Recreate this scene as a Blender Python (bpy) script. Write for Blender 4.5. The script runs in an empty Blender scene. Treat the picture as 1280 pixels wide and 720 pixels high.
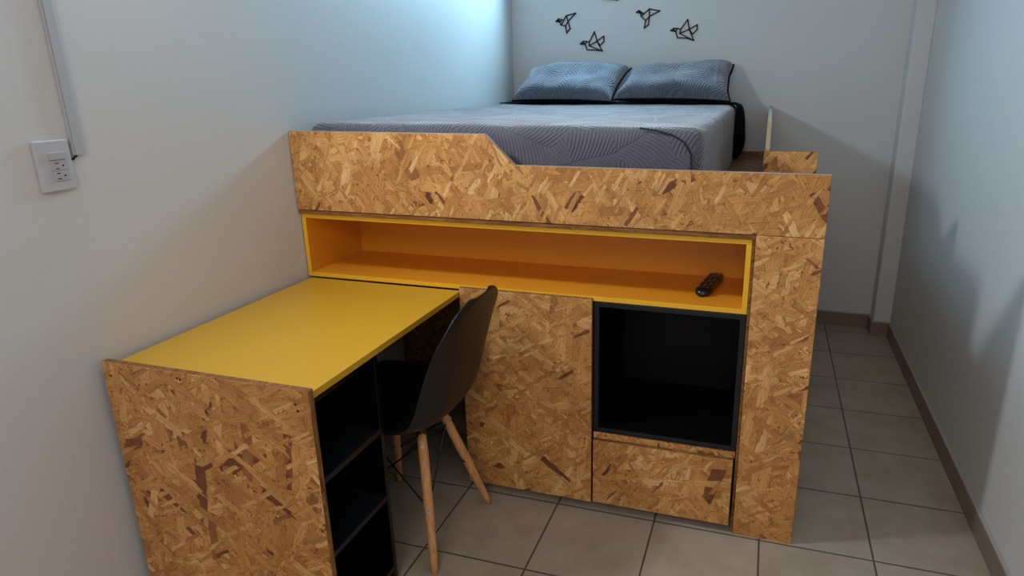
import bpy, bmesh, math, random
from mathutils import Vector, Matrix, Euler, noise
random.seed(7)
C = bpy.context.scene.collection
PI = math.pi

# ------------------------------------------------------------------ helpers
def mat(name):
    m = bpy.data.materials.new(name); m.use_nodes = True
    nt = m.node_tree
    return m, nt, nt.nodes['Principled BSDF']

def N(nt, t, **kw):
    n = nt.nodes.new(t)
    for k, v in kw.items(): setattr(n, k, v)
    return n

def lin(c):
    return tuple(((x/255)/12.92 if x/255 <= .04045 else ((x/255+.055)/1.055)**2.4) for x in c) + (1,)

def math_n(nt, op, a, b=None, c=None):
    n = N(nt, 'ShaderNodeMath', operation=op)
    for i, v in enumerate((a, b, c)):
        if v is None: continue
        if isinstance(v, (int, float)): n.inputs[i].default_value = v
        else: nt.links.new(v, n.inputs[i])
    return n.outputs[0]

def mixc(nt, fac, a, b, blend='MIX'):
    n = N(nt, 'ShaderNodeMix', data_type='RGBA', blend_type=blend)
    for sock, v in ((n.inputs[0], fac), (n.inputs[6], a), (n.inputs[7], b)):
        if isinstance(v, (int, float)): sock.default_value = v
        elif isinstance(v, tuple): sock.default_value = v
        else: nt.links.new(v, sock)
    return n.outputs[2]

def ramp(nt, fac, stops, interp='LINEAR'):
    n = N(nt, 'ShaderNodeValToRGB'); n.color_ramp.interpolation = interp
    e = n.color_ramp.elements
    while len(e) < len(stops): e.new(.5)
    for el, (p, c) in zip(e, stops): el.position = p; el.color = c
    nt.links.new(fac, n.inputs[0])
    return n.outputs[0]

def box_bm(bm, x0, x1, y0, y1, z0, z1, mi=0, edge_mi=None):
    """A board. UVs are in metres, thin faces may take another material slot."""
    vs = [bm.verts.new(p) for p in ((x0,y0,z0),(x1,y0,z0),(x1,y1,z0),(x0,y1,z0),(x0,y0,z1),(x1,y0,z1),(x1,y1,z1),(x0,y1,z1))]
    fs = []
    for q, ax in (((0,3,2,1),2),((4,5,6,7),2),((0,1,5,4),1),((2,3,7,6),1),((0,4,7,3),0),((1,2,6,5),0)):
        f = bm.faces.new([vs[i] for i in q]); f.material_index = mi; fs.append((f, ax))
    d = (x1-x0, y1-y0, z1-z0); thin = d.index(min(d))
    if edge_mi is not None:
        for f, ax in fs:
            if ax != thin: f.material_index = edge_mi
    return [f for f, a in fs]

def uv_metric(bm, off=(0, 0), rot=False):
    uv = bm.loops.layers.uv.verify()
    bm.normal_update()
    for f in bm.faces:
        n = f.normal; a = max(range(3), key=lambda i: abs(n[i]))
        for l in f.loops:
            p = l.vert.co
            u, v = ((p.y, p.z), (p.x, p.z), (p.x, p.y))[a]
            if rot: u, v = v, u
            l[uv].uv = (u + off[0], v + off[1])

def obj(name, bm, mats, parent=None, bevel=0, smooth=False, seg=2):
    me = bpy.data.meshes.new(name); bm.normal_update(); bm.to_mesh(me); bm.free()
    for m in (mats if isinstance(mats, (list, tuple)) else [mats]): me.materials.append(m)
    o = bpy.data.objects.new(name, me); C.objects.link(o)
    if parent:
        o.parent = parent; o.matrix_parent_inverse = Matrix.Identity(4)
        o.location = -Vector(parent.location) if parent.type == 'EMPTY' and parent.get('world') else (0, 0, 0)
    if smooth:
        for p in me.polygons: p.use_smooth = True
    if bevel:
        b = o.modifiers.new('bevel', 'BEVEL'); b.width = bevel; b.segments = seg; b.limit_method = 'ANGLE'; b.angle_limit = .6
    return o

def tag(o, label, cat, group=None, kind=None):
    o['label'] = label; o['category'] = cat
    if group: o['group'] = group
    if kind: o['kind'] = kind
    return o

def thing(name, label, cat, loc, group=None, rz=0, world=True):
    o = bpy.data.objects.new(name, None); o.empty_display_size = .05; C.objects.link(o)
    o.location = loc; o.rotation_euler = (0, 0, rz)
    if world: o['world'] = 1
    return tag(o, label, cat, group)

def board(name, b, mats, parent=None, bevel=.0012, edge=None, rot=False):
    bm = bmesh.new(); box_bm(bm, *b, edge_mi=edge)
    uv_metric(bm, (random.uniform(3, 30), random.uniform(3, 30)), rot)
    return obj(name, bm, mats, parent, bevel)

def boxes(name, bl, mats, parent=None, bevel=.001):
    bm = bmesh.new()
    for b in bl: box_bm(bm, *b)
    uv_metric(bm, (random.uniform(3, 30), random.uniform(3, 30)))
    return obj(name, bm, mats, parent, bevel)

def prism_xz(bm, pts, y0, y1, mi=0, edge_mi=0):
    a = [bm.verts.new((x, y0, z)) for x, z in pts]; b = [bm.verts.new((x, y1, z)) for x, z in pts]
    f = bm.faces.new(a); f.material_index = mi
    f = bm.faces.new(b[::-1]); f.material_index = mi
    n = len(pts)
    for i in range(n):
        f = bm.faces.new((a[i], b[i], b[(i+1) % n], a[(i+1) % n])); f.material_index = edge_mi
    bmesh.ops.recalc_face_normals(bm, faces=bm.faces)

def tube_bm(bm, p0, p1, r0, r1, n=16, caps=True):
    p0, p1 = Vector(p0), Vector(p1); d = (p1-p0).normalized()
    a = d.orthogonal().normalized(); b = d.cross(a)
    rings = []
    for p, r in ((p0, r0), (p1, r1)):
        rings.append([bm.verts.new(p + r*(math.cos(2*PI*i/n)*a + math.sin(2*PI*i/n)*b)) for i in range(n)])
    for i in range(n):
        bm.faces.new((rings[0][i], rings[0][(i+1) % n], rings[1][(i+1) % n], rings[1][i]))
    if caps:
        bm.faces.new(rings[0][::-1]); bm.faces.new(rings[1])

def path_tube(bm, pts, r, n=8):
    pts = [Vector(p) for p in pts]; rings = []
    for i, p in enumerate(pts):
        d = (pts[min(i+1, len(pts)-1)] - pts[max(i-1, 0)]).normalized()
        a = d.cross(Vector((.31, .77, .55))).normalized(); b = d.cross(a)
        rings.append([bm.verts.new(p + r*(math.cos(2*PI*k/n)*a + math.sin(2*PI*k/n)*b)) for k in range(n)])
    for A, B in zip(rings, rings[1:]):
        for k in range(n): bm.faces.new((A[k], A[(k+1) % n], B[(k+1) % n], B[k]))
    bm.faces.new(rings[0][::-1]); bm.faces.new(rings[-1])

# ------------------------------------------------------------------ materials
def osb_material(name, tint=(1, 1, 1), bright=1.0, edge=False):
    m, nt, P = mat(name)
    uvn = N(nt, 'ShaderNodeUVMap').outputs[0]
    warp = N(nt, 'ShaderNodeTexNoise', noise_dimensions='2D'); warp.inputs['Scale'].default_value = 9; warp.inputs['Detail'].default_value = 5; warp.inputs['Roughness'].default_value = .62
    nt.links.new(uvn, warp.inputs['Vector'])
    sub = N(nt, 'ShaderNodeVectorMath', operation='SUBTRACT'); nt.links.new(warp.outputs['Color'], sub.inputs[0]); sub.inputs[1].default_value = (.5, .5, .5)
    sc = N(nt, 'ShaderNodeVectorMath', operation='SCALE'); nt.links.new(sub.outputs[0], sc.inputs[0]); sc.inputs['Scale'].default_value = .022
    add = N(nt, 'ShaderNodeVectorMath', operation='ADD'); nt.links.new(uvn, add.inputs[0]); nt.links.new(sc.outputs[0], add.inputs[1])
    base_vec = add.outputs[0]
    col = lin((168, 116, 58)); hgt = None
    rnd = random.Random(3)
    nl = 4 if edge else 16
    for i in range(nl):
        ang = i*PI*.382 + rnd.uniform(-.2, .2)
        L = rnd.choice([4.5, 5.5, 6.5, 8, 11])
        W = L*rnd.uniform(3.0, 6.0)
        if i in (6, 11, 15): L = rnd.choice([12, 16]); W = L*rnd.uniform(4, 6)
        if edge: ang = rnd.uniform(-.06, .06); L = 14; W = 260
        mp = N(nt, 'ShaderNodeVectorRotate', rotation_type='Z_AXIS'); nt.links.new(base_vec, mp.inputs['Vector']); mp.inputs['Angle'].default_value = ang
        st = N(nt, 'ShaderNodeVectorMath', operation='MULTIPLY_ADD'); nt.links.new(mp.outputs[0], st.inputs[0])
        st.inputs[1].default_value = (L, W, 0); st.inputs[2].default_value = (rnd.uniform(0, 40), rnd.uniform(0, 40), 0)
        vo = N(nt, 'ShaderNodeTexVoronoi', voronoi_dimensions='2D', feature='F1', distance='CHEBYCHEV'); vo.inputs['Scale'].default_value = 1
        vo.inputs['Randomness'].default_value = .95
        nt.links.new(st.outputs[0], vo.inputs['Vector'])
        sep = N(nt, 'ShaderNodeSeparateColor'); nt.links.new(vo.outputs['Color'], sep.inputs[0])
        # fibres running along the strand
        fb = N(nt, 'ShaderNodeVectorMath', operation='MULTIPLY'); nt.links.new(mp.outputs[0], fb.inputs[0]); fb.inputs[1].default_value = (16, 420, 0)
        fn = N(nt, 'ShaderNodeTexNoise', noise_dimensions='2D'); fn.inputs['Scale'].default_value = 1; fn.inputs['Detail'].default_value = 2; fn.inputs['Roughness'].default_value = .6
        nt.links.new(fb.outputs[0], fn.inputs['Vector'])
        rc = ramp(nt, sep.outputs[1], [(0, lin((112, 68, 44))), (.018, lin((134, 86, 56))), (.04, lin((178, 126, 74))), (.3, lin((192, 142, 82))),
                                       (.6, lin((203, 153, 92))), (.85, lin((213, 167, 106))), (1, lin((226, 186, 130)))])
        fib = math_n(nt, 'MULTIPLY_ADD', fn.outputs[0], 1.3, .36)
        cc = mixc(nt, 1.0, rc, fib, 'MULTIPLY')
        # rim shade of every strand
        rim = ramp(nt, vo.outputs['Distance'], [(.0, (1, 1, 1, 1)), (.38, (1, 1, 1, 1)), (.5, (.80, .73, .66, 1))])
        cc = mixc(nt, 1.0, cc, rim, 'MULTIPLY')
        cut = .0 if i == 0 else .72
        r = N(nt, 'ShaderNodeMapRange'); r.inputs['From Min'].default_value = cut; r.inputs['From Max'].default_value = cut+.01
        nt.links.new(sep.outputs[0], r.inputs['Value'])
        # strands are shorter than their cell: fade at the rim
        lim = N(nt, 'ShaderNodeMapRange'); lim.inputs['From Min'].default_value = .50; lim.inputs['From Max'].default_value = .47
        nt.links.new(vo.outputs['Distance'], lim.inputs['Value'])
        fac = math_n(nt, 'MULTIPLY', r.outputs[0], lim.outputs[0]) if i else 1.0
        col = mixc(nt, fac, col, cc)
        if i % 2 == 0:
            h = math_n(nt, 'MULTIPLY', sep.outputs[2], 1.0)
            hgt = h if hgt is None else mixf(nt, fac, hgt, h)
    # dark gaps and knots
    vk = N(nt, 'ShaderNodeTexNoise', noise_dimensions='2D'); vk.inputs['Scale'].default_value = 70; vk.inputs['Detail'].default_value = 3; vk.inputs['Distortion'].default_value = 1.2
    nt.links.new(uvn, vk.inputs['Vector'])
    kn = ramp(nt, vk.outputs[0], [(.24, (.3, .19, .13, 1)), (.31, (.72, .62, .54, 1)), (.40, (1, 1, 1, 1))])
    col = mixc(nt, 1.0, col, kn, 'MULTIPLY')
    bigd = N(nt, 'ShaderNodeTexNoise', noise_dimensions='2D'); bigd.inputs['Scale'].default_value = 5; bigd.inputs['Detail'].default_value = 2
    nt.links.new(uvn, bigd.inputs['Vector'])
    col = mixc(nt, 1.0, col, ramp(nt, bigd.outputs[0], [(.3, (.86, .84, .8, 1)), (.7, (1.0, 1.0, 1.0, 1))]), 'MULTIPLY')
    t = tuple(x*bright for x in tint) + (1,)
    col = mixc(nt, 1.0, col, t, 'MULTIPLY')
    nt.links.new(col, P.inputs['Base Color'])
    P.inputs['Roughness'].default_value = .5 if not edge else .85
    P.inputs['Specular IOR Level'].default_value = .3
    bp = N(nt, 'ShaderNodeBump'); bp.inputs['Strength'].default_value = .25; bp.inputs['Distance'].default_value = .0006
    nt.links.new(hgt, bp.inputs['Height']); nt.links.new(bp.outputs[0], P.inputs['Normal'])
    return m

def mixf(nt, fac, a, b):
    n = N(nt, 'ShaderNodeMix', data_type='FLOAT')
    for s, v in ((n.inputs[0], fac), (n.inputs[2], a), (n.inputs[3], b)):
        if isinstance(v, (int, float)): s.default_value = v
        else: nt.links.new(v, s)
    return n.outputs[0]

OSB = osb_material('osb_board', (1.0, .93, .84), .98)
OSB_EDGE = osb_material('osb_cut_edge', (.72, .62, .52), .62, edge=True)
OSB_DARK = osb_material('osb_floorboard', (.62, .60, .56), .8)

def paint(name, c, rough=.45, bump=.0, scale=60, spec=.5, var=0.0):
    m, nt, P = mat(name)
    tc = N(nt, 'ShaderNodeTexCoord').outputs['Object']
    n1 = N(nt, 'ShaderNodeTexNoise'); n1.inputs['Scale'].default_value = scale; n1.inputs['Detail'].default_value = 4
    nt.links.new(tc, n1.inputs['Vector'])
    n2 = N(nt, 'ShaderNodeTexNoise'); n2.inputs['Scale'].default_value = 2.3; n2.inputs['Detail'].default_value = 3
    nt.links.new(tc, n2.inputs['Vector'])
    c = lin(c); d = tuple(x*(1-var) for x in c[:3]) + (1,)
    nt.links.new(mixc(nt, n2.outputs[0], d, c), P.inputs['Base Color'])
    P.inputs['Roughness'].default_value = rough; P.inputs['Specular IOR Level'].default_value = spec
    if bump:
        b = N(nt, 'ShaderNodeBump'); b.inputs['Strength'].default_value = bump; b.inputs['Distance'].default_value = .002
        nt.links.new(n1.outputs[0], b.inputs['Height']); nt.links.new(b.outputs[0], P.inputs['Normal'])
    return m

WALL = paint('painted_plaster', (206, 206, 204), .55, .22, 55, .3, .05)
CEIL = paint('ceiling_paint', (215, 215, 212), .8, .1, 40, .2)
YELLOW_BOUNCE = paint('yellow_shelf_bounce_tinted', (226, 152, 38), .42, .04, 200, .4, .04)  # yellow shelf paint pushed to orange, light bouncing inside put into the colour
RIM = paint('yellow_shelf_rim_lit', (236, 180, 40), .4, .04, 200, .4)  # same shelf yellow brightened, light on the front edges put into the colour
YELLOW = paint('yellow_melamine', (208, 160, 44), .36, .04, 200, .4, .04)
BLACKM = paint('black_melamine', (7, 7, 8), .3, .05, 150, .4)
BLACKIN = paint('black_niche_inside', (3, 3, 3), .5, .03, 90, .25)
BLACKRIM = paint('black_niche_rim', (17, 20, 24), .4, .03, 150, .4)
CHAIRP = paint('black_plastic', (17, 17, 20), .42, .06, 300, .45)
METAL = paint('black_steel', (10, 10, 11), .35, 0, 50, .5)
BOLT = paint('bolt_metal', (190, 190, 190), .3, 0, 50, .6); BOLT.node_tree.nodes['Principled BSDF'].inputs['Metallic'].default_value = .3
WHITEP = paint('white_plastic', (186, 186, 190), .35, 0, 50, .5)
WHITEP2 = paint('white_plastic_inset', (172, 172, 176), .35, 0, 50, .5)
GREYP = paint('trunking_plastic', (176, 178, 182), .45, 0, 50, .4)
HOLE = paint('socket_hole', (8, 8, 9), .7)
BIRD = paint('black_laser_cut_board', (14, 18, 26), .6)
REMOTE = paint('remote_plastic', (16, 10, 14), .25, 0, 80, .55)
BUTTON = paint('remote_button', (30, 26, 30), .5)
MARK = paint('remote_button_print', (190, 180, 185), .5)
REDB = paint('remote_power_button', (120, 40, 40), .5)
BLKFAB = paint('black_fabric', (12, 14, 22), .95, .4, 250, .15)
SKIRT = paint('ceramic_skirting', (136, 118, 102), .45, .05, 60, .4, .12)
CAP = paint('skirting_grout_line', (168, 160, 154), .7, .1, 90)
GAP = paint('dark_gap', (12, 9, 7), .9)
CHIP = paint('chipped_white_edge', (170, 156, 128), .8, .4, 90)

# beech legs
def wood_mat():
    m, nt, P = mat('beech_wood')
    tc = N(nt, 'ShaderNodeTexCoord').outputs['Object']
    mp = N(nt, 'ShaderNodeMapping'); mp.inputs['Scale'].default_value = (120, 120, 6); nt.links.new(tc, mp.inputs[0])
    n = N(nt, 'ShaderNodeTexNoise'); n.inputs['Scale'].default_value = 1; n.inputs['Detail'].default_value = 3; nt.links.new(mp.outputs[0], n.inputs['Vector'])
    nt.links.new(ramp(nt, n.outputs[0], [(.3, lin((186, 128, 76))), (.7, lin((214, 160, 104)))]), P.inputs['Base Color'])
    P.inputs['Roughness'].default_value = .45
    return m
WOOD = wood_mat()

# floor tiles, 33 cm, laid on the grid of the room
def tile_mat():
    m, nt, P = mat('beige_floor_tile')
    tc = N(nt, 'ShaderNodeTexCoord').outputs['Object']
    sp = N(nt, 'ShaderNodeSeparateXYZ'); nt.links.new(tc, sp.inputs[0])
    S, OX, OY, G = .33, .5879, -.3387, .0030
    fr = []; ids = []
    for out, o in ((sp.outputs[0], OX), (sp.outputs[1], OY)):
        q = math_n(nt, 'DIVIDE', math_n(nt, 'SUBTRACT', out, o - 30*S), S)
        f = math_n(nt, 'FRACT', q); ids.append(math_n(nt, 'FLOOR', q))
        fr.append(math_n(nt, 'MINIMUM', f, math_n(nt, 'SUBTRACT', 1.0, f)))
    d = math_n(nt, 'MINIMUM', fr[0], fr[1])
    mr = N(nt, 'ShaderNodeMapRange'); mr.inputs['From Min'].default_value = G/S*.75; mr.inputs['From Max'].default_value = G/S*1.15
    nt.links.new(d, mr.inputs['Value']); fac = mr.outputs[0]
    cv = N(nt, 'ShaderNodeCombineXYZ'); nt.links.new(ids[0], cv.inputs[0]); nt.links.new(ids[1], cv.inputs[1])
    wn = N(nt, 'ShaderNodeTexWhiteNoise', noise_dimensions='2D'); nt.links.new(cv.outputs[0], wn.inputs['Vector'])
    n = N(nt, 'ShaderNodeTexNoise'); n.inputs['Scale'].default_value = 7; n.inputs['Detail'].default_value = 6; n.inputs['Roughness'].default_value = .65; nt.links.new(tc, n.inputs['Vector'])
    base = ramp(nt, n.outputs[0], [(.3, lin((158, 144, 126))), (.7, lin((176, 164, 147)))])
    base = mixc(nt, 1.0, base, math_n(nt, 'MULTIPLY_ADD', wn.outputs[0], .08, .94), 'MULTIPLY')
    col = mixc(nt, fac, lin((84, 74, 66)), base)
    nt.links.new(col, P.inputs['Base Color'])
    P.inputs['Roughness'].default_value = .42; P.inputs['Specular IOR Level'].default_value = .4
    n3 = N(nt, 'ShaderNodeTexNoise'); n3.inputs['Scale'].default_value = 90; nt.links.new(tc, n3.inputs['Vector'])
    h = math_n(nt, 'ADD', fac, math_n(nt, 'MULTIPLY', n3.outputs[0], .12))
    b = N(nt, 'ShaderNodeBump'); b.inputs['Strength'].default_value = .5; b.inputs['Distance'].default_value = .0015
    nt.links.new(h, b.inputs['Height']); nt.links.new(b.outputs[0], P.inputs['Normal'])
    return m
TILE = tile_mat()

# quilted grey cover: fern ribs in patches of different direction
def quilt_mat(name, c1, c2, scale=4.5, ribs=95, strength=.8):
    m, nt, P = mat(name)
    uvn = N(nt, 'ShaderNodeUVMap').outputs[0]
    vo = N(nt, 'ShaderNodeTexVoronoi', voronoi_dimensions='2D'); vo.inputs['Scale'].default_value = scale
    nt.links.new(uvn, vo.inputs['Vector'])
    scp = N(nt, 'ShaderNodeVectorMath', operation='SUBTRACT'); nt.links.new(uvn, scp.inputs[0]); nt.links.new(vo.outputs['Position'], scp.inputs[1])
    sep = N(nt, 'ShaderNodeSeparateColor'); nt.links.new(vo.outputs['Color'], sep.inputs[0])
    rot = N(nt, 'ShaderNodeVectorRotate', rotation_type='Z_AXIS'); nt.links.new(scp.outputs[0], rot.inputs['Vector'])
    nt.links.new(math_n(nt, 'MULTIPLY', sep.outputs[0], 2*PI), rot.inputs['Angle'])
    xyz = N(nt, 'ShaderNodeSeparateXYZ'); nt.links.new(rot.outputs[0], xyz.inputs[0])
    x, y = xyz.outputs[0], xyz.outputs[1]
    ay = math_n(nt, 'ABSOLUTE', y)
    curve = math_n(nt, 'ADD', math_n(nt, 'MULTIPLY', ay, .9), math_n(nt, 'MULTIPLY', math_n(nt, 'MULTIPLY', ay, ay), -4.0))
    ph = math_n(nt, 'MULTIPLY', math_n(nt, 'ADD', x, curve), ribs*2.2)
    rib = math_n(nt, 'SINE', ph)
    rib = math_n(nt, 'POWER', math_n(nt, 'MULTIPLY_ADD', rib, .5, .5), .6)
    spine = N(nt, 'ShaderNodeMapRange'); spine.inputs['From Max'].default_value = .006; nt.links.new(ay, spine.inputs['Value'])
    rib = math_n(nt, 'MULTIPLY', rib, spine.outputs[0])
    n = N(nt, 'ShaderNodeTexNoise', noise_dimensions='2D'); n.inputs['Scale'].default_value = 7; n.inputs['Detail'].default_value = 4; nt.links.new(uvn, n.inputs['Vector'])
    n2 = N(nt, 'ShaderNodeTexNoise', noise_dimensions='2D'); n2.inputs['Scale'].default_value = 900; nt.links.new(uvn, n2.inputs['Vector'])
    col = mixc(nt, n.outputs[0], lin(c1), lin(c2))
    col = mixc(nt, 1.0, col, math_n(nt, 'MULTIPLY_ADD', rib, .28, .80), 'MULTIPLY')
    nt.links.new(col, P.inputs['Base Color'])
    P.inputs['Roughness'].default_value = .8; P.inputs['Sheen Weight'].default_value = .6; P.inputs['Sheen Roughness'].default_value = .5
    P.inputs['Specular IOR Level'].default_value = .2
    h = math_n(nt, 'ADD', math_n(nt, 'MULTIPLY', rib, 1.0), math_n(nt, 'ADD', math_n(nt, 'MULTIPLY', n.outputs[0], 2.0), math_n(nt, 'MULTIPLY', n2.outputs[0], .15)))
    b = N(nt, 'ShaderNodeBump'); b.inputs['Strength'].default_value = strength; b.inputs['Distance'].default_value = .0035
    nt.links.new(h, b.inputs['Height']); nt.links.new(b.outputs[0], P.inputs['Normal'])
    return m
QUILT = quilt_mat('grey_quilted_cover', (77, 75, 87), (96, 95, 107), 5.5, 230, .6)
PILLOWM = quilt_mat('grey_quilted_pillowcase', (74, 80, 92), (98, 104, 116), 7.0, 190, .9)

# ------------------------------------------------------------------ room
XR, YB = 2.235, 2.08          # wall planes; skirting stands 12 mm in front
XP, YP = 2.147, 1.962         # boxed corner pier
YF, ZC = -3.6, 2.45
def struct(name, bl, m, parent=None, bevel=0):
    bm = bmesh.new()
    for b in bl: box_bm(bm, *b)
    o = obj(name, bm, m, parent, bevel)
    if not parent: o['kind'] = 'structure'
    return o
struct('floor', [(-.1, XR+.1, YF, YB+.1, -.08, 0)], TILE)
struct('wall_left', [(-.1, 0, YF, YB, 0, ZC)], WALL)
struct('wall_back', [(-.1, XR+.1, YB, YB+.1, 0, ZC)], WALL)
struct('wall_right', [(XR, XR+.1, YF, YB, 0, ZC)], WALL)
struct('trim_corner_pier', [(XP, XR, YP, YB, 0, ZC)], WALL, bevel=.004)
struct('ceiling', [(-.1, XR+.1, YF, YB+.1, ZC, ZC+.08)], CEIL)

def skirting(name, x0, x1, y0, y1, seams, axis):
    bm = bmesh.new()
    # ceramic tiles of the skirting with fine seams between, then the pale cap
    e = [v for v in seams if (x0 if axis == 0 else y0) < v < (x1 if axis == 0 else y1)]
    cuts = [x0 if axis == 0 else y0] + e + [x1 if axis == 0 else y1]
    for a, b in zip(cuts, cuts[1:]):
        g = .0008
        if axis == 0: box_bm(bm, a+g, b-g, y0, y1, 0, .078, 0)
        else: box_bm(bm, x0, x1, a+g, b-g, 0, .078, 0)
    box_bm(bm, x0, x1, y0, y1, .078, .083, 1)
    o = obj(name, bm, [SKIRT, CAP]); o['kind'] = 'structure'
    return o
gx = [.5879 + .33*i for i in range(-3, 8)]; gy = [-.3387 + .33*i + .16 for i in range(-12, 10)]
skirting('baseboard_back', 0, XP, YB-.011, YB, gx, 0)
skirting('baseboard_right', XR-.012, XR, YF, YP-.011, gy, 1)
skirting('baseboard_left', 0, .010, YF, YB-.011, gy, 1)
skirting('baseboard_pier_front', XP-.011, XR, YP-.011, YP, [], 0)
skirting('baseboard_pier_side', XP-.011, XP, YP, YB-.011, [], 1)

# ------------------------------------------------------------------ loft bed
T = .018
bed = thing('loft_bed', 'raised bed frame of golden strand board with a stepped front guard board', 'bed', (.8, 1.0, 0))
W, XS, Z1, Z2, Z3 = 1.673, 1.4965, 1.230, 1.1405, .971
bm = bmesh.new()
prism_xz(bm, [(.003, Z3+.001), (W, Z3+.001), (W, Z2), (.791, Z2), (.6975, Z1), (.003, Z1)], 0, T, 0, 1)
uv_metric(bm, (4.3, 9.2)); fp = obj('front_guard_board', bm, [OSB, OSB_EDGE], bed, .0012)
fp['label'] = 'golden strand board guard with a diagonal step in its top edge'
bm = bmesh.new()      # chipped pale lacquer on the sloping and upper edges of the guard board
for (xa, za), (xb, zb) in (((.6975, Z1), (.791, Z2)), ((.791, Z2), (W, Z2)), ((.003, Z1), (.6975, Z1))):
    t = .0012 if xa != .6975 else .0016
    d = Vector((xb-xa, 0, zb-za)).normalized(); nrm = Vector((-d.z, 0, d.x))
    q = [Vector((xa, 0, za)), Vector((xb, 0, zb)), Vector((xb, 0, zb))+nrm*t, Vector((xa, 0, za))+nrm*t]
    a = [bm.verts.new(p+Vector((0, .001, 0))) for p in q]; b = [bm.verts.new(p+Vector((0, T-.001, 0))) for p in q]
    bm.faces.new(a); bm.faces.new(b[::-1])
    for i in range(4): bm.faces.new((a[i], b[i], b[(i+1) % 4], a[(i+1) % 4]))
bmesh.ops.recalc_face_normals(bm, faces=bm.faces)
EDGEC = paint('pale_worn_board_edge', (178, 160, 140), .8, .4, 90, .2, .3)
obj('edge_banding', bm, EDGEC, fp)
board('corner_post_board', (XS, W, 0, T, 0, Z3), [OSB, OSB_EDGE], bed, edge=1, rot=True)
board('platform', (.002, 1.5, .003, YB-.012, .957, .9705), [OSB_DARK, OSB_EDGE], bed, edge=1)
board('inner_side_board', (1.4880, 1.4962, .011, YB-.014, 0, .956), [OSB, OSB_EDGE], bed, edge=1)
# side guard, runs along the open side to the back wall
bm = bmesh.new()
pts = [(.595, .971), (YB-.012, .971), (YB-.012, 1.235), (.70, 1.235), (.60, 1.15), (.595, 1.142)]
a = [bm.verts.new((1.500, y, z)) for y, z in pts]; b = [bm.verts.new((1.515, y, z)) for y, z in pts]
f = bm.faces.new(a); f = bm.faces.new(b[::-1])
for i in range(len(pts)):
    f = bm.faces.new((a[i], b[i], b[(i+1) % len(pts)], a[(i+1) % len(pts)])); f.material_index = 1
bmesh.ops.recalc_face_normals(bm, faces=bm.faces); uv_metric(bm, (11, 5))
sg = obj('side_guard_board', bm, [OSB, CHIP], bed, .001); sg['label'] = 'side guard board with a pale worn edge'
board('stair_end_board', (1.496, W, .577, .577+T, 0, 1.142), [OSB, OSB_EDGE], bed, edge=1)
for z in (.24, .48, .72):
    board('stair_tread', (1.501, W-.004, T+.001, .576, z, z+T), [OSB, OSB_EDGE], bed, edge=1)
board('rear_leg_board', (1.501, W, YB-.03, YB-.013, 0, .956), [OSB, OSB_EDGE], bed, edge=1)
board('back_board', (.004, .586, .585, .60, .0, .733), [OSB_DARK, OSB_EDGE], bed, edge=1)
board('wall_cleat', (.02, 1.49, YB-.028, YB-.0125, .971, .99), [OSB_DARK, OSB_EDGE], bed, edge=1)

# ------------------------------------------------------------------ yellow open shelf
YS, YD = .012, .335
sh = thing('open_shelf', 'long low yellow open shelf compartment built under the platform', 'shelf', (.75, .15, .734))
SX0, SX1, SZ0, SZ1 = .004, 1.487, .7345, .9565
def yb(name, b): return board(name, b, [YELLOW_BOUNCE, RIM], sh, .0008, edge=1)
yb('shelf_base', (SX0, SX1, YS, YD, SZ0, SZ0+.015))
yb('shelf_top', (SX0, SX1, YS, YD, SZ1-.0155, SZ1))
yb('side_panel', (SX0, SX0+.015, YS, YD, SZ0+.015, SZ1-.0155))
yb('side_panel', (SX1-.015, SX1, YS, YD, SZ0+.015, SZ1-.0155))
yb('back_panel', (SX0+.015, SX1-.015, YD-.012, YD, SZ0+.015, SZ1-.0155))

# ------------------------------------------------------------------ cabinet under the shelf
cb = thing('storage_cabinet', 'low strand board cabinet with plain door, open black niche and drawer below the yellow shelf', 'cabinet', (1.04, .3, 0))
board('door', (.588, 1.0325, -.004, .0105, .0265, .7445), [OSB, OSB_EDGE], cb, edge=1, rot=True)
board('drawer_front', (1.0385, 1.4815, -.003, .0105, .0285, .2635), [OSB, OSB_EDGE], cb, edge=1)
board('front_strip', (1.0365, 1.4855, .0125, .028, .262, .2862), [OSB, OSB_EDGE], cb, edge=1)
boxes('carcass', [(.590, .605, .0125, .56, .06, .733), (.605, 1.02, .54, .56, .06, .733), (.605, 1.484, .0125, .56, .06, .075),
                  (1.02, 1.0345, .0125, .56, .0755, .733), (1.4735, 1.4875, .029, .56, .0755, .28), (.605, 1.0195, .0125, .54, .71, .733)], [GAP], cb)
boxes('plinth', [(.62, 1.48, .10, .116, 0, .0595)], [OSB_DARK], cb)
# black niche: a five sided box with a visible rim
NX0, NX1, NZ0, NZ1 = 1.0365, 1.4865, .2868, .7335
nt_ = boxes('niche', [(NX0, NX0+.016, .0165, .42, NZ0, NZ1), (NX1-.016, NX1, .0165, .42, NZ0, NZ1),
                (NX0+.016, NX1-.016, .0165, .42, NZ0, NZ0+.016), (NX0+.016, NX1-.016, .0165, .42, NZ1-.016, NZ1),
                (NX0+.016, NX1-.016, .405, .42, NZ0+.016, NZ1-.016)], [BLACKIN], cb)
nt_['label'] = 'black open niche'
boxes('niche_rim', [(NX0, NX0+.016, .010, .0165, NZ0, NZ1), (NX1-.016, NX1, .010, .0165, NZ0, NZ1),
                    (NX0+.016, NX1-.016, .010, .0165, NZ0, NZ0+.016), (NX0+.016, NX1-.016, .010, .0165, NZ1-.016, NZ1)], [BLACKRIM], nt_)

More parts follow.
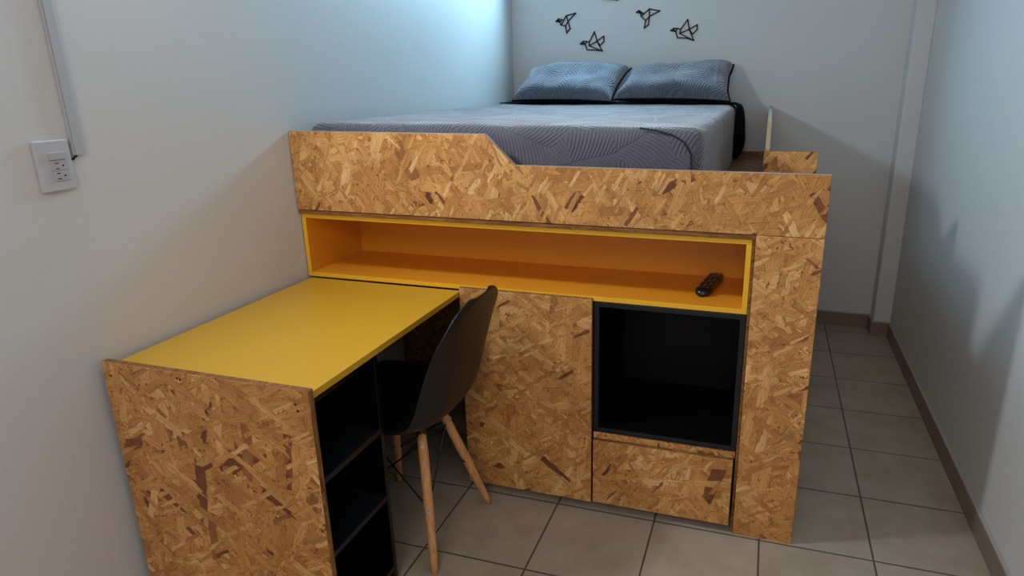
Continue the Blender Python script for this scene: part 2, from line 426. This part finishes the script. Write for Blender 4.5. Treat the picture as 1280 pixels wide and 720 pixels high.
# ------------------------------------------------------------------ desk
dk = thing('desk', 'yellow topped desk with strand board end panel, standing along the left wall', 'desk', (.3, -.4, 0))
board('desktop', (.016, .5872, -.768, .009, .712, .730), [YELLOW], dk, .0012)
board('end_panel', (.022, .607, -.786, -.7685, 0, .751), [OSB, OSB_EDGE], dk, edge=1, rot=True, bevel=.002)
su = boxes('shelf_unit', [(.03, .584, -.767, -.752, 0, .711), (.03, .584, -.502, -.487, 0, .711), (.03, .045, -.752, -.502, .06, .711),
                     (.045, .584, -.752, -.502, .05, .065), (.045, .584, -.752, -.502, .697, .711), (.50, .515, -.752, -.502, 0, .05)], [BLACKM], dk)
su['label'] = 'black open shelf unit with three compartments'
for z in (.2815, .487):
    boxes('inner_shelf', [(.045, .583, -.752, -.502, z, z+.015)], [BLACKRIM], su)
bm = bmesh.new()
for x, z in ((.045, .715), (.25, .735), (.258, .733), (.57, .715), (.575, .70)):
    tube_bm(bm, (x, -.7868, z), (x, -.7858, z), .0028, .0028, 12)
sc_ = obj('screw_head', bm, GAP, dk); sc_['kind'] = 'stuff'

# ------------------------------------------------------------------ mattress with cover
MX0, MX1, MY0, MY1, MZ0, MZ1 = .012, 1.335, .075, 1.99, .972, 1.252
def rounded_box(x0, x1, y0, y1, z0, z1, r, nx, ny, nz, disp=0.004):
    bm = bmesh.new(); seen = {}
    def V(i, j, k):
        key = (i, j, k)
        if key not in seen:
            p = Vector((x0+(x1-x0)*i/nx, y0+(y1-y0)*j/ny, z0+(z1-z0)*k/nz))
            c = Vector((min(max(p.x, x0+r), x1-r), min(max(p.y, y0+r), y1-r), min(max(p.z, z0), z1-r)))
            d = p-c
            if d.length > 1e-9: p = c + d.normalized()*r*min(1, 1)
            s = noise.noise(p*3.1)*disp + noise.noise(p*9)*disp*.35
            nrm = d.normalized() if d.length > 1e-9 else Vector((0, 0, 1))
            seen[key] = bm.verts.new(p + nrm*s)
        return seen[key]
    uv = bm.loops.layers.uv.verify()
    def quad(ks):
        try: bm.faces.new([V(*k) for k in ks])
        except ValueError: pass
    for i in range(nx):
        for j in range(ny):
            quad([(i, j, nz), (i+1, j, nz), (i+1, j+1, nz), (i, j+1, nz)]); quad([(i, j, 0), (i, j+1, 0), (i+1, j+1, 0), (i+1, j, 0)])
        for k in range(nz):
            quad([(i, 0, k), (i+1, 0, k), (i+1, 0, k+1), (i, 0, k+1)]); quad([(i, ny, k), (i, ny, k+1), (i+1, ny, k+1), (i+1, ny, k)])
    for j in range(ny):
        for k in range(nz):
            quad([(0, j, k), (0, j, k+1), (0, j+1, k+1), (0, j+1, k)]); quad([(nx, j, k), (nx, j+1, k), (nx, j+1, k+1), (nx, j, k+1)])
    bm.normal_update()
    for f in bm.faces:
        n = f.normal; a = max(range(3), key=lambda i: abs(n[i]) + (.15 if i == 2 else 0))
        for l in f.loops:
            p = l.vert.co
            l[uv].uv = ((p.y+3, p.z+5), (p.x, p.z - z1 + y0), (p.x, p.y))[a]
    return bm
bm = rounded_box(MX0, MX1, MY0, MY1, MZ0, MZ1, .042, 90, 120, 22, .0045)
mt = obj('mattress', bm, QUILT, smooth=True)
tag(mt, 'mattress in a dark grey quilted leaf-pattern cover lying on the raised platform', 'mattress')
HEM = paint('dark_grey_hem', (30, 30, 40), .9)
bm = bmesh.new()      # the turned hem where the cover wraps the front corner
path_tube(bm, [(1.15, MY0+.004, 1.249), (1.20, MY0-.003, 1.243), (1.245, MY0-.004, 1.232), (1.280, MY0-.003, 1.212), (1.300, MY0+.0, 1.178), (1.304, MY0+.001, 1.12), (1.303, MY0+.001, 1.05), (1.303, MY0+.001, .98)], .0026)
obj('cover_hem', bm, HEM, mt, smooth=True)

# dark undersheet under the pillows, hanging over the side
bm = bmesh.new()
prof = [(.03, MZ1+.006)] + [(.03+(1.30-.03)*i/20, MZ1+.0065) for i in range(1, 21)] + [(1.335, MZ1+.002), (1.352, MZ1-.02), (1.354, 1.19)]
rows = []
for j in range(13):
    t = j/12; y = 1.765 + t*.21; r = []
    for i, (x, z) in enumerate(prof):
        w = max(0, i-22)/6
        r.append(bm.verts.new((x + w*.010*math.sin(t*9+i*.5), y + w*.05*(.5-t) + (.0 if j else .012*math.sin(i*.9)), z)))
    rows.append(r)
for A, B in zip(rows, rows[1:]):
    for i in range(len(A)-1): bm.faces.new((A[i], A[i+1], B[i+1], B[i]))
K = 26; lv = [(1.249, .012), (1.235, .022), (1.21, .030), (1.17, .037), (1.12, .042), (1.07, .045), (1.03, .042), (1.00, .030), (.985, .016)]
rings = []
for z, d in lv:
    r = []
    for k in range(K):
        a = k/K
        if a < .5: q = a*2; x = 1.340; y = 1.755 + q*.235
        else: q = (a-.5)*2; y = 1.99 - q*.235; x = 1.342 + d*(.62+.38*math.sin(q*15+z*9))*min(1, 6*q+.1)*min(1, (1-q)*9+.35)
        r.append(bm.verts.new((x, y - .02*(1.25-z), z)))
    rings.append(r)
for A, B in zip(rings, rings[1:]):
    for k in range(K): bm.faces.new((A[k], A[(k+1) % K], B[(k+1) % K], B[k]))
bm.faces.new(rings[0]); bm.faces.new(rings[-1][::-1])
bmesh.ops.recalc_face_normals(bm, faces=bm.faces)
us = obj('undersheet', bm, BLKFAB, smooth=True)
s = us.modifiers.new('thick', 'SOLIDIFY'); s.thickness = .005; s.offset = 0
tag(us, 'black sheet under the pillows, hanging over the right side of the mattress', 'sheet')

# ------------------------------------------------------------------ pillows
def pillow(name, label, base, wid, hei, thk, lean, yaw, skew, seed, roll=0, corners=((0, 0), (0, 0), (0, 0), (0, 0))):
    root = thing(name, label, 'pillow', base, 'pillows against the back wall', world=False)
    nu, nv = 44, 32
    M = Matrix.Rotation(yaw, 3, 'Z') @ Matrix.Rotation(roll, 3, 'Y') @ Matrix.Rotation(lean, 3, 'X')
    def pt(u, v, side, pad=0):
        U = math.copysign(abs(u)**.92, u); Vv = math.copysign(abs(v)**.92, v)
        e = (1-abs(u)**3.2)*(1-abs(v)**3.2)
        h = thk*(.62 if side > 0 else .26)*max(e, 0)**.42
        pinch = 1 - .07*(1-abs(v)**2)*abs(u)**3      # sides bow in
        pinch2 = 1 - .09*(1-abs(u)**2)*abs(v)**3
        x = U*wid/2*pinch*(1+pad) + skew*(v+1)/2; y = (Vv*pinch2*(1+pad)+1)*hei/2
        for (cu, cv), (ox, oy) in zip(((-1, -1), (1, -1), (-1, 1), (1, 1)), corners):
            wgt = (1+cu*u)/2*(1+cv*v)/2; x += wgt*ox; y += wgt*oy
        q = Vector((x*5+seed, y*5, side*1.3))
        h *= 1 + .22*noise.noise(q*.9) + .10*noise.noise(q*2.6)
        y += .010*noise.noise(Vector((x*6, seed, 0)))*max(0, v); x += .006*noise.noise(Vector((y*9, seed, 4)))
        sag = -.02*(1-u*u)*(1-abs(v))
        return M @ Vector((x, y, side*h + sag))
    def sheet(side, pad, off, m, nm, par):
        bm = bmesh.new(); uv = bm.loops.layers.uv.verify()
        g = [[bm.verts.new(pt(-1+2*i/nu, -1+2*j/nv, side, pad) + off) for i in range(nu+1)] for j in range(nv+1)]
        for j in range(nv):
            for i in range(nu):
                q = [(j, i), (j, i+1), (j+1, i+1), (j+1, i)]
                if side < 0: q = q[::-1]
                f = bm.faces.new([g[a][b] for a, b in q])
                for l, (a, b) in zip(f.loops, q): l[uv].uv = (b/nu*wid+seed, a/nv*hei+seed)
        return obj(nm, bm, m, par, smooth=True)
    sheet(1, 0, Vector((0, 0, 0)), PILLOWM, 'pillowcase_front', root)
    sheet(-1, .018, M @ Vector((0, 0, -.004)), BLKFAB, 'pillowcase_back', root)
    bm = bmesh.new()          # dark flange around the seam
    ring = []
    K = 120
    for k in range(K):
        a = 2*PI*k/K; c, s_ = math.cos(a), math.sin(a); q = max(abs(c), abs(s_)); u, v = c/q, s_/q
        ring.append(pt(u, v, 1, .012) + M @ Vector((0, 0, -.004)))
    ring.append(ring[0]); path_tube(bm, ring, .0055)
    obj('piping', bm, BLKFAB, root, smooth=True)
    return root
pillow('pillow', 'left pillow in grey leaf-quilted case with black back, nearest the left wall', (.442, 1.690, MZ1+.026), .575, .325, .14, math.radians(29), math.radians(-1), .015, 1.7, 0, ((-.015, 0), (-.03, -.01), (-.025, -.01), (-.01, .015)))
pillow('pillow', 'right pillow in grey leaf-quilted case, at the open side of the bed', (1.006, 1.690, MZ1+.028), .570, .335, .14, math.radians(29.5), math.radians(2), .02, 6.1, math.radians(-1.0), ((-.012, .02), (.015, -.02), (.03, -.045), (.0, .008)))

# ------------------------------------------------------------------ wall birds
birds = {
 'A': [(0.274, 1.707), (0.289, 1.72), (0.312, 1.715), (0.297, 1.703), (0.305, 1.686), (0.332, 1.681), (0.337, 1.736), (0.393, 1.748), (0.347, 1.705), (0.359, 1.665), (0.339, 1.643)],
 'C': [(0.746, 1.739), (0.761, 1.749), (0.787, 1.732), (0.771, 1.735), (0.774, 1.718), (0.8, 1.695), (0.819, 1.755), (0.877, 1.743), (0.82, 1.717), (0.816, 1.673), (0.793, 1.657)],
 'B': [(0.421, 1.58), (0.44, 1.595), (0.459, 1.594), (0.45, 1.578), (0.462, 1.548), (0.514, 1.545), (0.474, 1.588), (0.505, 1.645), (0.52, 1.594), (0.474, 1.569), (0.551, 1.54), (0.56, 1.62), (0.562, 1.592), (0.538, 1.57)],
 'D': [(0.942, 1.639), (0.96, 1.651), (0.978, 1.649), (0.969, 1.634), (0.981, 1.601), (1.034, 1.597), (0.997, 1.645), (1.033, 1.694), (1.043, 1.643), (0.992, 1.623), (1.071, 1.584), (1.086, 1.665), (1.087, 1.642), (1.063, 1.617)]}
E_hover = [(0, 1), (1, 2), (0, 3), (3, 1), (3, 2), (3, 4), (4, 5), (4, 6), (6, 7), (7, 8), (8, 5), (6, 8), (5, 10), (10, 9), (9, 8)]
E_glide = [(0, 1), (1, 2), (0, 3), (3, 2), (3, 4), (4, 5), (2, 6), (6, 7), (7, 8), (8, 9), (9, 10), (10, 8), (5, 10), (6, 9), (8, 11), (11, 12), (12, 13), (8, 13)]
def bird(label, pts, edges):
    bm = bmesh.new(); cx = sum(p[0] for p in pts)/len(pts); cz = sum(p[1] for p in pts)/len(pts)
    t = .0031
    for a, b in edges:
        p, q = Vector((pts[a][0]-cx, 0, pts[a][1]-cz)), Vector((pts[b][0]-cx, 0, pts[b][1]-cz))
        d = (q-p).normalized(); n = Vector((-d.z, 0, d.x))*t; e = d*t*.9
        c = [p-e+n, q+e+n, q+e-n, p-e-n]
        fr = [bm.verts.new(v+Vector((0, -.004, 0))) for v in c]; bk = [bm.verts.new(v+Vector((0, .0025, 0))) for v in c]
        bm.faces.new(fr); bm.faces.new(bk[::-1])
        for i in range(4): bm.faces.new((fr[i], bk[i], bk[(i+1) % 4], fr[(i+1) % 4]))
    # solid head
    fr = [bm.verts.new((pts[i][0]-cx, -.004, pts[i][1]-cz)) for i in (0, 1, 3)]; bk = [bm.verts.new((pts[i][0]-cx, .0025, pts[i][1]-cz)) for i in (0, 1, 3)]
    bm.faces.new(fr); bm.faces.new(bk[::-1])
    for i in range(3): bm.faces.new((fr[i], bk[i], bk[(i+1) % 3], fr[(i+1) % 3]))
    bmesh.ops.recalc_face_normals(bm, faces=bm.faces)
    o = obj('wall_bird', bm, BIRD); o.location = (cx, YB-.0025, cz)
    return tag(o, label, 'wall decor', 'black origami bird outlines on the back wall')
bird('small black outline bird with raised wing and hanging tail, leftmost on the back wall', birds['A'], E_hover)
bird('black outline bird in flight, directly above the left pillow', birds['B'], E_glide)
bird('black outline bird with its wing swept right, high above the right pillow', birds['C'], E_hover)
bird('larger black outline bird with pointed wing and tail, rightmost on the back wall', birds['D'], E_glide)
bird('highest black outline bird on the back wall, mostly above the photo', [(x+.087, z+.268) for x, z in birds['B']], E_glide)

# ------------------------------------------------------------------ switch plate and trunking on the left wall
wp = thing('wall_socket_plate', 'white wall plate with a switch and two sockets on the left wall', 'socket', (0, -.776, 1.212))
def rect_plate(name, y0, y1, z0, z1, x0, x1, m, parent, r=.004, bevel=.0015):
    bm = bmesh.new(); pts = []
    for cy, cz, a0 in ((y1-r, z1-r, 0), (y0+r, z1-r, 90), (y0+r, z0+r, 180), (y1-r, z0+r, 270)):
        for k in range(5):
            a = math.radians(a0+k*22.5); pts.append((cy+r*math.cos(a), cz+r*math.sin(a)))
    A = [bm.verts.new((x0, y, z)) for y, z in pts]; B = [bm.verts.new((x1, y, z)) for y, z in pts]
    bm.faces.new(A[::-1]); bm.faces.new(B)
    for i in range(len(pts)): bm.faces.new((A[i], A[(i+1) % len(pts)], B[(i+1) % len(pts)], B[i]))
    bmesh.ops.recalc_face_normals(bm, faces=bm.faces)
    return obj(name, bm, m, parent, bevel)
rect_plate('cover_plate', -.8145, -.7370, 1.1565, 1.2675, .0, .010, WHITEP, wp, .004, .003)
rect_plate('switch', -.789, -.752, 1.2255, 1.2410, .0095, .0145, WHITEP2, wp, .001, .001)
for z0, z1, sl, hz in ((1.2018, 1.2238, (1.2175, 1.2055), 1.2115), (1.1785, 1.2008, (1.1955, 1.1835), 1.1895)):
    so = rect_plate('socket_outlet', -.7875, -.7505, z0, z1, .0095, .0118, WHITEP2, wp, .001, .0006)
    bm = bmesh.new()
    for z in sl: box_bm(bm, .0112, .0121, -.7785, -.7700, z-.0010, z+.0010)
    tube_bm(bm, (.0112, -.7610, hz), (.0121, -.7610, hz), .0021, .0021, 12)
    obj('socket_slot', bm, HOLE, so)
bm = bmesh.new()
box_bm(bm, 0, .0115, -.7255, -.7040, 1.2300, ZC); box_bm(bm, .0, .0090, -.7290, -.7255, 1.2300, ZC)
tr = obj('cable_trunking', bm, GREYP, bevel=.0012)
tag(tr, 'slim white plastic cable trunking rising from beside the socket plate on the left wall', 'trunking')
bm = bmesh.new(); path_tube(bm, [(.004, -.718, 1.236), (.005, -.722, 1.228), (.004, -.729, 1.222), (.002, -.736, 1.2205)], .0028)
obj('cable', bm, HOLE, tr, smooth=True)

# ------------------------------------------------------------------ remote control
rc = thing('remote_control', 'black tv remote control lying on the yellow shelf', 'remote', (1.366, .205, SZ0+.0151), rz=math.radians(-8), world=False)
bm = bmesh.new()
n = 20; secs = []
for i in range(n+1):
    t = i/n; y = -.115+.23*t
    w = (.0265 - .004*math.sin(PI*min(1, t*1.0))**2*.6) * (1-abs(2*t-1)**7)**.35 if 0 < t < 1 else .006
    h = .019 + .012*(1-t)**2*(.6 if t < .5 else 0) + .003*t; h *= (1-abs(2*t-1)**9)**.3 if 0 < t < 1 else .45
    ring = []
    for k in range(20):
        a = 2*PI*k/20; cx = math.copysign(abs(math.cos(a))**.6, math.cos(a)); sz = math.copysign(abs(math.sin(a))**.6, math.sin(a))
        ring.append(bm.verts.new((w*cx, y, max(h, .004)*(.5+.5*sz))))
    secs.append(ring)
for A, B in zip(secs, secs[1:]):
    for k in range(20): bm.faces.new((A[k], A[(k+1) % 20], B[(k+1) % 20], B[k]))
bm.faces.new(secs[0][::-1]); bm.faces.new(secs[-1])
bmesh.ops.recalc_face_normals(bm, faces=bm.faces)
obj('body', bm, REMOTE, rc, smooth=True)
btn = None
for j in range(9):
    for i in range(3):
        x = (i-1)*.0135; y = -.088+j*.0195; t = (y+.115)/.23
        h = .019 + .012*(1-t)**2*(.6 if t < .5 else 0) + .003*t
        bm = bmesh.new(); tube_bm(bm, (x, y, h-.002), (x, y, h+.0020), .0048, .0042, 12)
        b = obj('button', bm, REDB if (j == 8 and i == 2) else BUTTON, rc, .0005)
        if (i+j*2) % 3 == 0 or j == 7:
            bm = bmesh.new(); box_bm(bm, x-.0028, x+.0028, y-.0013, y+.0013, h+.0020, h+.0023); obj('button_print', bm, MARK, b)

# ------------------------------------------------------------------ chair
ch = thing('shell_chair', 'black moulded plastic shell chair with splayed beech legs pulled up to the desk', 'chair', (.510, -.250, 0), rz=PI, world=False)
# local frame: +x forward, +y sideways
prof = [(.232, .405, .150), (.236, .425, .185), (.222, .440, .205), (.19, .440, .218), (.14, .430, .226), (.08, .422, .230), (.0, .417, .230), (-.07, .418, .226),
        (-.125, .428, .222), (-.165, .452, .219), (-.19, .49, .217), (-.205, .54, .216), (-.218, .60, .213), (-.232, .66, .208), (-.245, .715, .198),
        (-.256, .757, .180), (-.264, .788, .150), (-.270, .808, .108), (-.273, .818, .06)]
def shell_pt(i, u):
    f, z, w = prof[i]
    f0, z0, _ = prof[max(i-1, 0)]; f1, z1, _ = prof[min(i+1, len(prof)-1)]
    t = Vector((f1-f0, z1-z0)).normalized(); nx, nz = t.y, -t.x   # points up / forward
    k = i/(len(prof)-1)
    curl = .052*math.sin(PI*min(1, max(0, (k-.02)/.85)))**.7 if k < .87 else .052*math.sin(PI*min(1, (k-.02)/.85))**1 if (k-.02)/.85 < 1 else 0
    curl = max(curl, .012)*abs(u)**2.6
    nx, nz = abs(nx), abs(nz)
    return Vector((f + nx*curl, u*w, z + nz*curl))
bm = bmesh.new(); nu = 28
g = [[bm.verts.new(shell_pt(i, -1+2*j/nu)) for j in range(nu+1)] for i in range(len(prof))]
for A, B in zip(g, g[1:]):
    for j in range(nu): bm.faces.new((A[j], A[j+1], B[j+1], B[j]))
bmesh.ops.recalc_face_normals(bm, faces=bm.faces)
so = obj('seat_shell', bm, CHAIRP, ch, smooth=True)
so['label'] = 'black moulded seat and back in one piece'
m_ = so.modifiers.new('thick', 'SOLIDIFY'); m_.thickness = .006; m_.offset = 0
m_ = so.modifiers.new('sub', 'SUBSURF'); m_.levels = 2; m_.render_levels = 2
tops, feet = {}, {}
for sx in (1, -1):
    for sy in (1, -1):
        tops[sx, sy] = Vector((.085*sx, .065*sy, .395)); feet[sx, sy] = Vector((.178*sx, .180*sy, .0))
fix = {(-1, 1): Vector((-.160, .178, 0)), (-1, -1): Vector((-.180, -.180, 0)), (1, -1): Vector((.183, -.208, 0)), (1, 1): Vector((.183, .180, 0))}
for key, top in tops.items():
    sx, sy = key; foot = fix[key]
    bm = bmesh.new()
    P = [top.lerp(foot, t) for t in (0, .12, .5, .93, 1)]; R = [.0125, .0145, .0150, .0115, .0105]
    d = (foot-top).normalized(); a = d.orthogonal().normalized(); b = d.cross(a)
    rg = [[bm.verts.new(p + r_*(math.cos(2*PI*k/18)*a + math.sin(2*PI*k/18)*b)) for k in range(18)] for p, r_ in zip(P, R)]
    for A, B in zip(rg, rg[1:]):
        for k in range(18): bm.faces.new((A[k], A[(k+1) % 18], B[(k+1) % 18], B[k]))
    bm.faces.new(rg[0][::-1]); bm.faces.new(rg[-1])
    lg = obj('leg', bm, WOOD, ch, smooth=True)
    out = Vector((sx, sy, 0)).normalized()
    for t in (.09, .55):
        p = top.lerp(foot, t)
        for d in (Vector((sx*.45, sy*.9, 0)).normalized(),):
            bm = bmesh.new(); tube_bm(bm, p+d*.0125, p+d*.0168, .0062, .0052, 14); obj('bolt', bm, BOLT, lg)
    bm = bmesh.new(); tube_bm(bm, top+Vector((0, 0, -.014))*1.0, top+Vector((-.004*sx, -.004*sy, .030)), .0155, .0155, 16)
    obj('leg_bracket', bm, METAL, ch, .001)
bm = bmesh.new()
path = [tops[1, 1], tops[1, -1], tops[-1, -1], tops[-1, 1], tops[1, 1]]
for a, b in zip(path, path[1:]): tube_bm(bm, a+Vector((0, 0, .012)), b+Vector((0, 0, .012)), .0055, .0055, 10)
tube_bm(bm, tops[1, 1]+Vector((0, 0, .012)), tops[-1, -1]+Vector((0, 0, .012)), .0055, .0055, 10)
tube_bm(bm, tops[1, -1]+Vector((0, 0, .012)), tops[-1, 1]+Vector((0, 0, .012)), .0055, .0055, 10)
obj('seat_frame', bm, METAL, ch)
order = [(1, 1), (1, -1), (-1, -1), (-1, 1)]
for i in range(4):
    a, b = order[i], order[(i+1) % 4]
    for p, q in ((a, b), (b, a)):
        bm = bmesh.new(); tube_bm(bm, tops[p].lerp(fix[p], .09), tops[q].lerp(fix[q], .55), .0028, .0028, 8)
        obj('cross_rod', bm, METAL, ch)
for sx in (1, -1):
    for sy in (1, -1):
        bm = bmesh.new(); tube_bm(bm, (sx*.075, sy*.055, .400), (sx*.075, sy*.055, .424), .012, .012, 12); obj('mount', bm, METAL, ch)

# ------------------------------------------------------------------ light
def area(name, loc, target, size, power, col, spread=180):
    L = bpy.data.lights.new(name, 'AREA'); L.shape = 'DISK'; L.size = size; L.energy = power; L.color = col; L.spread = math.radians(spread)
    o = bpy.data.objects.new(name, L); C.objects.link(o); o.location = loc
    o.rotation_euler = (Vector(target)-Vector(loc)).to_track_quat('-Z', 'Y').to_euler()
    return o
def point(name, loc, r, power, col):
    L = bpy.data.lights.new(name, 'POINT'); L.shadow_soft_size = r; L.energy = power; L.color = col
    o = bpy.data.objects.new(name, L); C.objects.link(o); o.location = loc
    return o
wl = area('cool_window_light', (.50, 2.06, 2.10), (.50, .9, 1.75), .42, 34, (.40, .74, 1.0), 148)
area('high_window_light', (.03, -.64, 1.97), (2.2, -.55, 1.60),   .16, 20, (.84, .91, 1.0), 180)
area('warm_front_fill', (1.35, -2.7, 2.38), (1.0, -.5, .3), 1.0, 25, (1.0, .84, .76))  # added warm fill from behind the camera, stands for no known fixture
w = bpy.data.worlds.new('world'); bpy.context.scene.world = w; w.use_nodes = True
bg = w.node_tree.nodes['Background']; bg.inputs[0].default_value = (.84, .83, .88, 1); bg.inputs[1].default_value = .75

# ------------------------------------------------------------------ camera
cd = bpy.data.cameras.new('camera'); cam = bpy.data.objects.new('camera', cd); C.objects.link(cam)
yaw, pitch, roll = map(math.radians, (-17.23100, 17.10444, -.49596))
fw = Vector((math.sin(yaw)*math.cos(pitch), math.cos(yaw)*math.cos(pitch), -math.sin(pitch)))
r = fw.cross(Vector((0, 0, 1))).normalized(); u = r.cross(fw)
c, s = math.cos(roll), math.sin(roll)
r, u = c*r+s*u, -s*r+c*u
R = Matrix((r, u, -fw)).transposed().to_4x4()
cam.matrix_world = Matrix.Translation((1.50542, -1.85003, 1.38539)) @ R
cd.sensor_fit = 'HORIZONTAL'; cd.sensor_width = 36; cd.lens = 824.97563*36/1280
cd.shift_x = -60.603256/1280; cd.shift_y = -7.042465/1280
cd.clip_start = .02
bpy.context.scene.camera = cam
vs = bpy.context.scene.view_settings
vs.view_transform = 'Standard'; vs.look = 'None'; vs.exposure = 0; vs.gamma = 1
for o in bpy.data.objects:
    if 'world' in o.keys(): del o['world']
